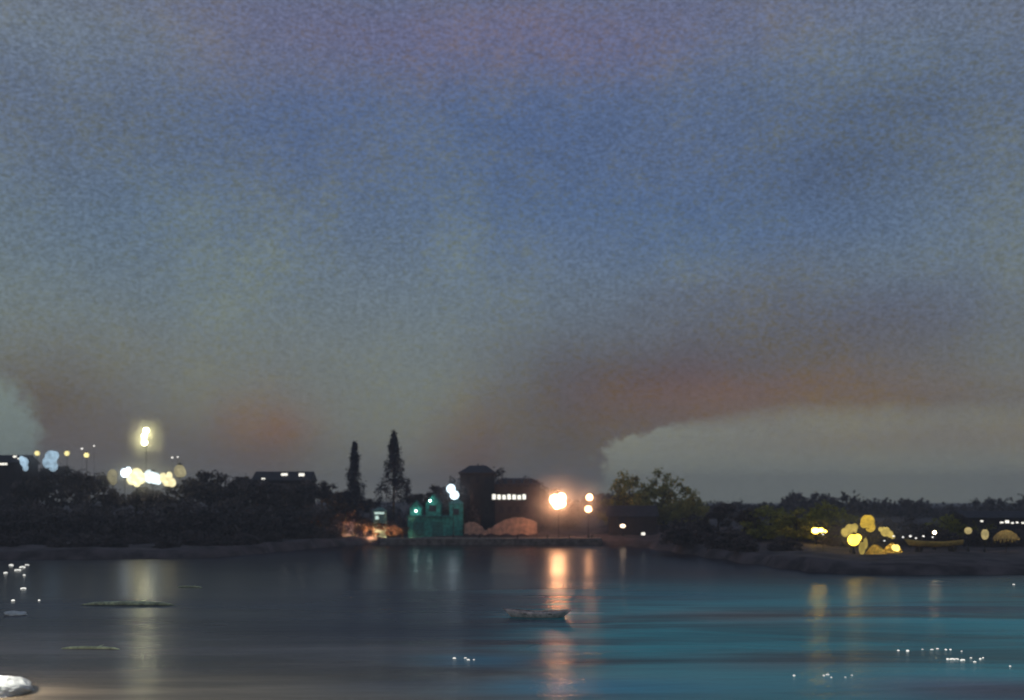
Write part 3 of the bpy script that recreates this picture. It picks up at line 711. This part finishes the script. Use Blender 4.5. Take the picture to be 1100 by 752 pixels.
floats([(1018,707,1.6),(1023,707,1.7),(1028,707,1.4),(1034,708,1.7),(1043,706,1.3),(1047,710,1.6),(1053,707,1.3),(1056,706,1)], 'in the brightest row at the right', 'bright right marker floats')
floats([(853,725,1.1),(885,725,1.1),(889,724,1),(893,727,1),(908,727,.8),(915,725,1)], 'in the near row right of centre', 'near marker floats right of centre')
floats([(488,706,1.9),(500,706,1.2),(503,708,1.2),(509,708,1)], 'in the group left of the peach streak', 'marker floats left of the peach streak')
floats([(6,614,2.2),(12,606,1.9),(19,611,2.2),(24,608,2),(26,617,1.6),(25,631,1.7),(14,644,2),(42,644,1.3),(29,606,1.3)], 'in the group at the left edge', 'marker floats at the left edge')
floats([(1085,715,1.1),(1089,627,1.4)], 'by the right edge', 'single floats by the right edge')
# small lamps near yellow boat
GL = emit('string_bulb', (1,.97,.9), 1.6)
def bulbs(pts, d, what, group, r=.10):
    for i, (px, py) in enumerate(sorted(pts)):
        x = PX(px,d); g0 = gz(x,d); z = PZ(py,d)-g0
        t = empty('stake_light', (x, d, g0))
        MB().tube([(0,0,-.2),(0,0,z-.05)], [.025,.02], 6).build('stake', M['iron'], t)
        MB().ball((0,0,z), r*random.uniform(.8,1.4), sx=1.4, n=8, m=5).build('bulb', GL, t)
        tag(t, 'tiny white stake light '+rowdesc(i, len(pts), what), 'stake light', group)
bulbs([(960,576),(970,577),(978,576),(984,578),(992,576),(1002,577),(884,574),(950,581)], 146.5, 'along the right bank', 'stake lights of the right bank')
bulbs([(101,479),(88,482),(185,491.5),(191,491)], 213, 'above the left wood', 'stake lights above the left wood', .16)

# ------------------------------------------------------------------ chalk rock at the bottom left
def rock(name, loc, sx, sy, sz, seed):
    rnd = random.Random(seed); bm = bmesh.new(); bmesh.ops.create_icosphere(bm, subdivisions=5, radius=1)
    ph = [Vector((rnd.uniform(-1,1),rnd.uniform(-1,1),rnd.uniform(-1,1)))*rnd.uniform(2,6) for _ in range(9)]
    for v in bm.verts:
        n = sum(math.sin(v.co.dot(p)+i) for i, p in enumerate(ph))/9
        n2_ = sum(math.sin(v.co.dot(p)*4.3+i*2) for i, p in enumerate(ph))/9; v.co *= 1+.42*n+.13*abs(n2_); v.co = Vector((v.co.x*sx, v.co.y*sy, v.co.z*sz))
    me = bpy.data.meshes.new(name); bm.to_mesh(me); bm.free()
    o = link(name, me, M['chalk']); o.location = loc; return o
r_ = rock('rock', (PX(-4,46), 46, .05), 1.55, 1.6, .62, 3); tag(r_, 'large white chalk rock in the bottom left corner', 'rock')
r_ = rock('rock', (PX(2,75), 77, .0), .8, .7, .28, 5); tag(r_, 'small low white rock at the left edge of the water', 'rock')
t = empty('added_rock_lamp', (PX(-28,46), 45.6, 0))  # lamp added just outside the left of the view to light the rock
MB().tube([(0,0,-2),(0,0,2.1)], [.07,.05]).build('post', M['iron'], t)
MB().lathe([(.3,2.3),(.12,2.42),(.02,2.5)],10).build('hood', M['iron'], t)
MB().ball((0,0,2.2), .13, n=10, m=7).build('bulb', emit('added_rock_bulb', (1,.97,.9), 60/(PI*.13**2)), t, True)
tag(t, 'added iron lamp out of view at left, lighting the white chalk rock', 'lamp')

# ------------------------------------------------------------------ haze and mist
def vol_mat(name, dens, col=(.9,.92,.95), local=False, aniso=0.0, nscale=2.0):
    m = bpy.data.materials.new(name); m.use_nodes = True; k = NT(m.node_tree)
    k.n.remove(m.node_tree.nodes['Principled BSDF'])
    v = k.node('ShaderNodeVolumePrincipled'); v.inputs['Color'].default_value = (*col, 1); v.inputs['Anisotropy'].default_value = aniso
    if local:
        p = k.node('ShaderNodeTexCoord').outputs['Object']
        r = k.vm('LENGTH', p)
        n = k.noise(p, nscale, 2)
        k.put(v.inputs['Density'], k.m('MULTIPLY', k.m('MULTIPLY', k.ss(r, 0.15, 1.0, 1, 0), k.ss(n, .3, .65, .45, 1.3)), dens))
    else: v.inputs['Density'].default_value = dens
    k.l.new(v.outputs[0], [n for n in k.n if n.type == 'OUTPUT_MATERIAL'][0].inputs['Volume'])
    m.cycles.volume_sampling = 'MULTIPLE_IMPORTANCE'
    return m
hz = MB().box(-1250,1250,-350,1450,-3.5,40).build('haze', vol_mat('haze_air', .0008)); tag(hz, kind='stuff')
def mist(px, py, d, rx, ry, rz, dens, col=(.93,.93,.93)):
    b = MB().ball((0,0,0), 1, n=24, m=14); o = b.build('mist', vol_mat('mist_air', dens, col, True), None, True)
    o.location = (PX(px,d), d, PZ(py,d)); o.scale = (rx, ry, rz); tag(o, kind='stuff')
mist(600, 541, 200.8, 8.5, 5, 8.5, .09)
mist(633, 545, 202, 5, 4, 7, .10)
mist(157, 472, 210, 5.5, 4, 7, .13, (1,.95,.75))
mist(155, 511, 208.5, 11, 4, 4.6, .18, (1,.96,.8))
mist(50, 492, 209, 9, 4, 4.5, .07)
mist(487, 528, 203.6, 4.5, 3, 5, .05)
mist(930, 573, 146, 9, 3.5, 4.5, .05)

# ------------------------------------------------------------------ camera and render
cam = bpy.data.cameras.new('camera'); co = bpy.data.objects.new('camera', cam); COL.objects.link(co)
co.location = (0, 0, H); co.rotation_euler = (PI/2, 0, 0)
cam.sensor_width = 36; cam.lens = 36*F/1100; cam.shift_y = (HY-376)/1100; cam.clip_end = 9000; cam.clip_start = .3
S.camera = co
cam.dof.use_dof = True; cam.dof.focus_distance = 72; cam.dof.aperture_fstop = (cam.lens/1000)/.22
S.render.engine = 'CYCLES'
S.cycles.use_denoising = True
S.cycles.max_bounces = 5; S.cycles.diffuse_bounces = 2; S.cycles.glossy_bounces = 3; S.cycles.transparent_max_bounces = 8; S.cycles.volume_bounces = 0
S.cycles.sample_clamp_indirect = 4
S.cycles.volume_step_rate = 1.0; S.cycles.volume_max_steps = 256
S.view_settings.view_transform = 'Standard'; S.view_settings.look = 'None'; S.view_settings.exposure = 0; S.view_settings.gamma = 1
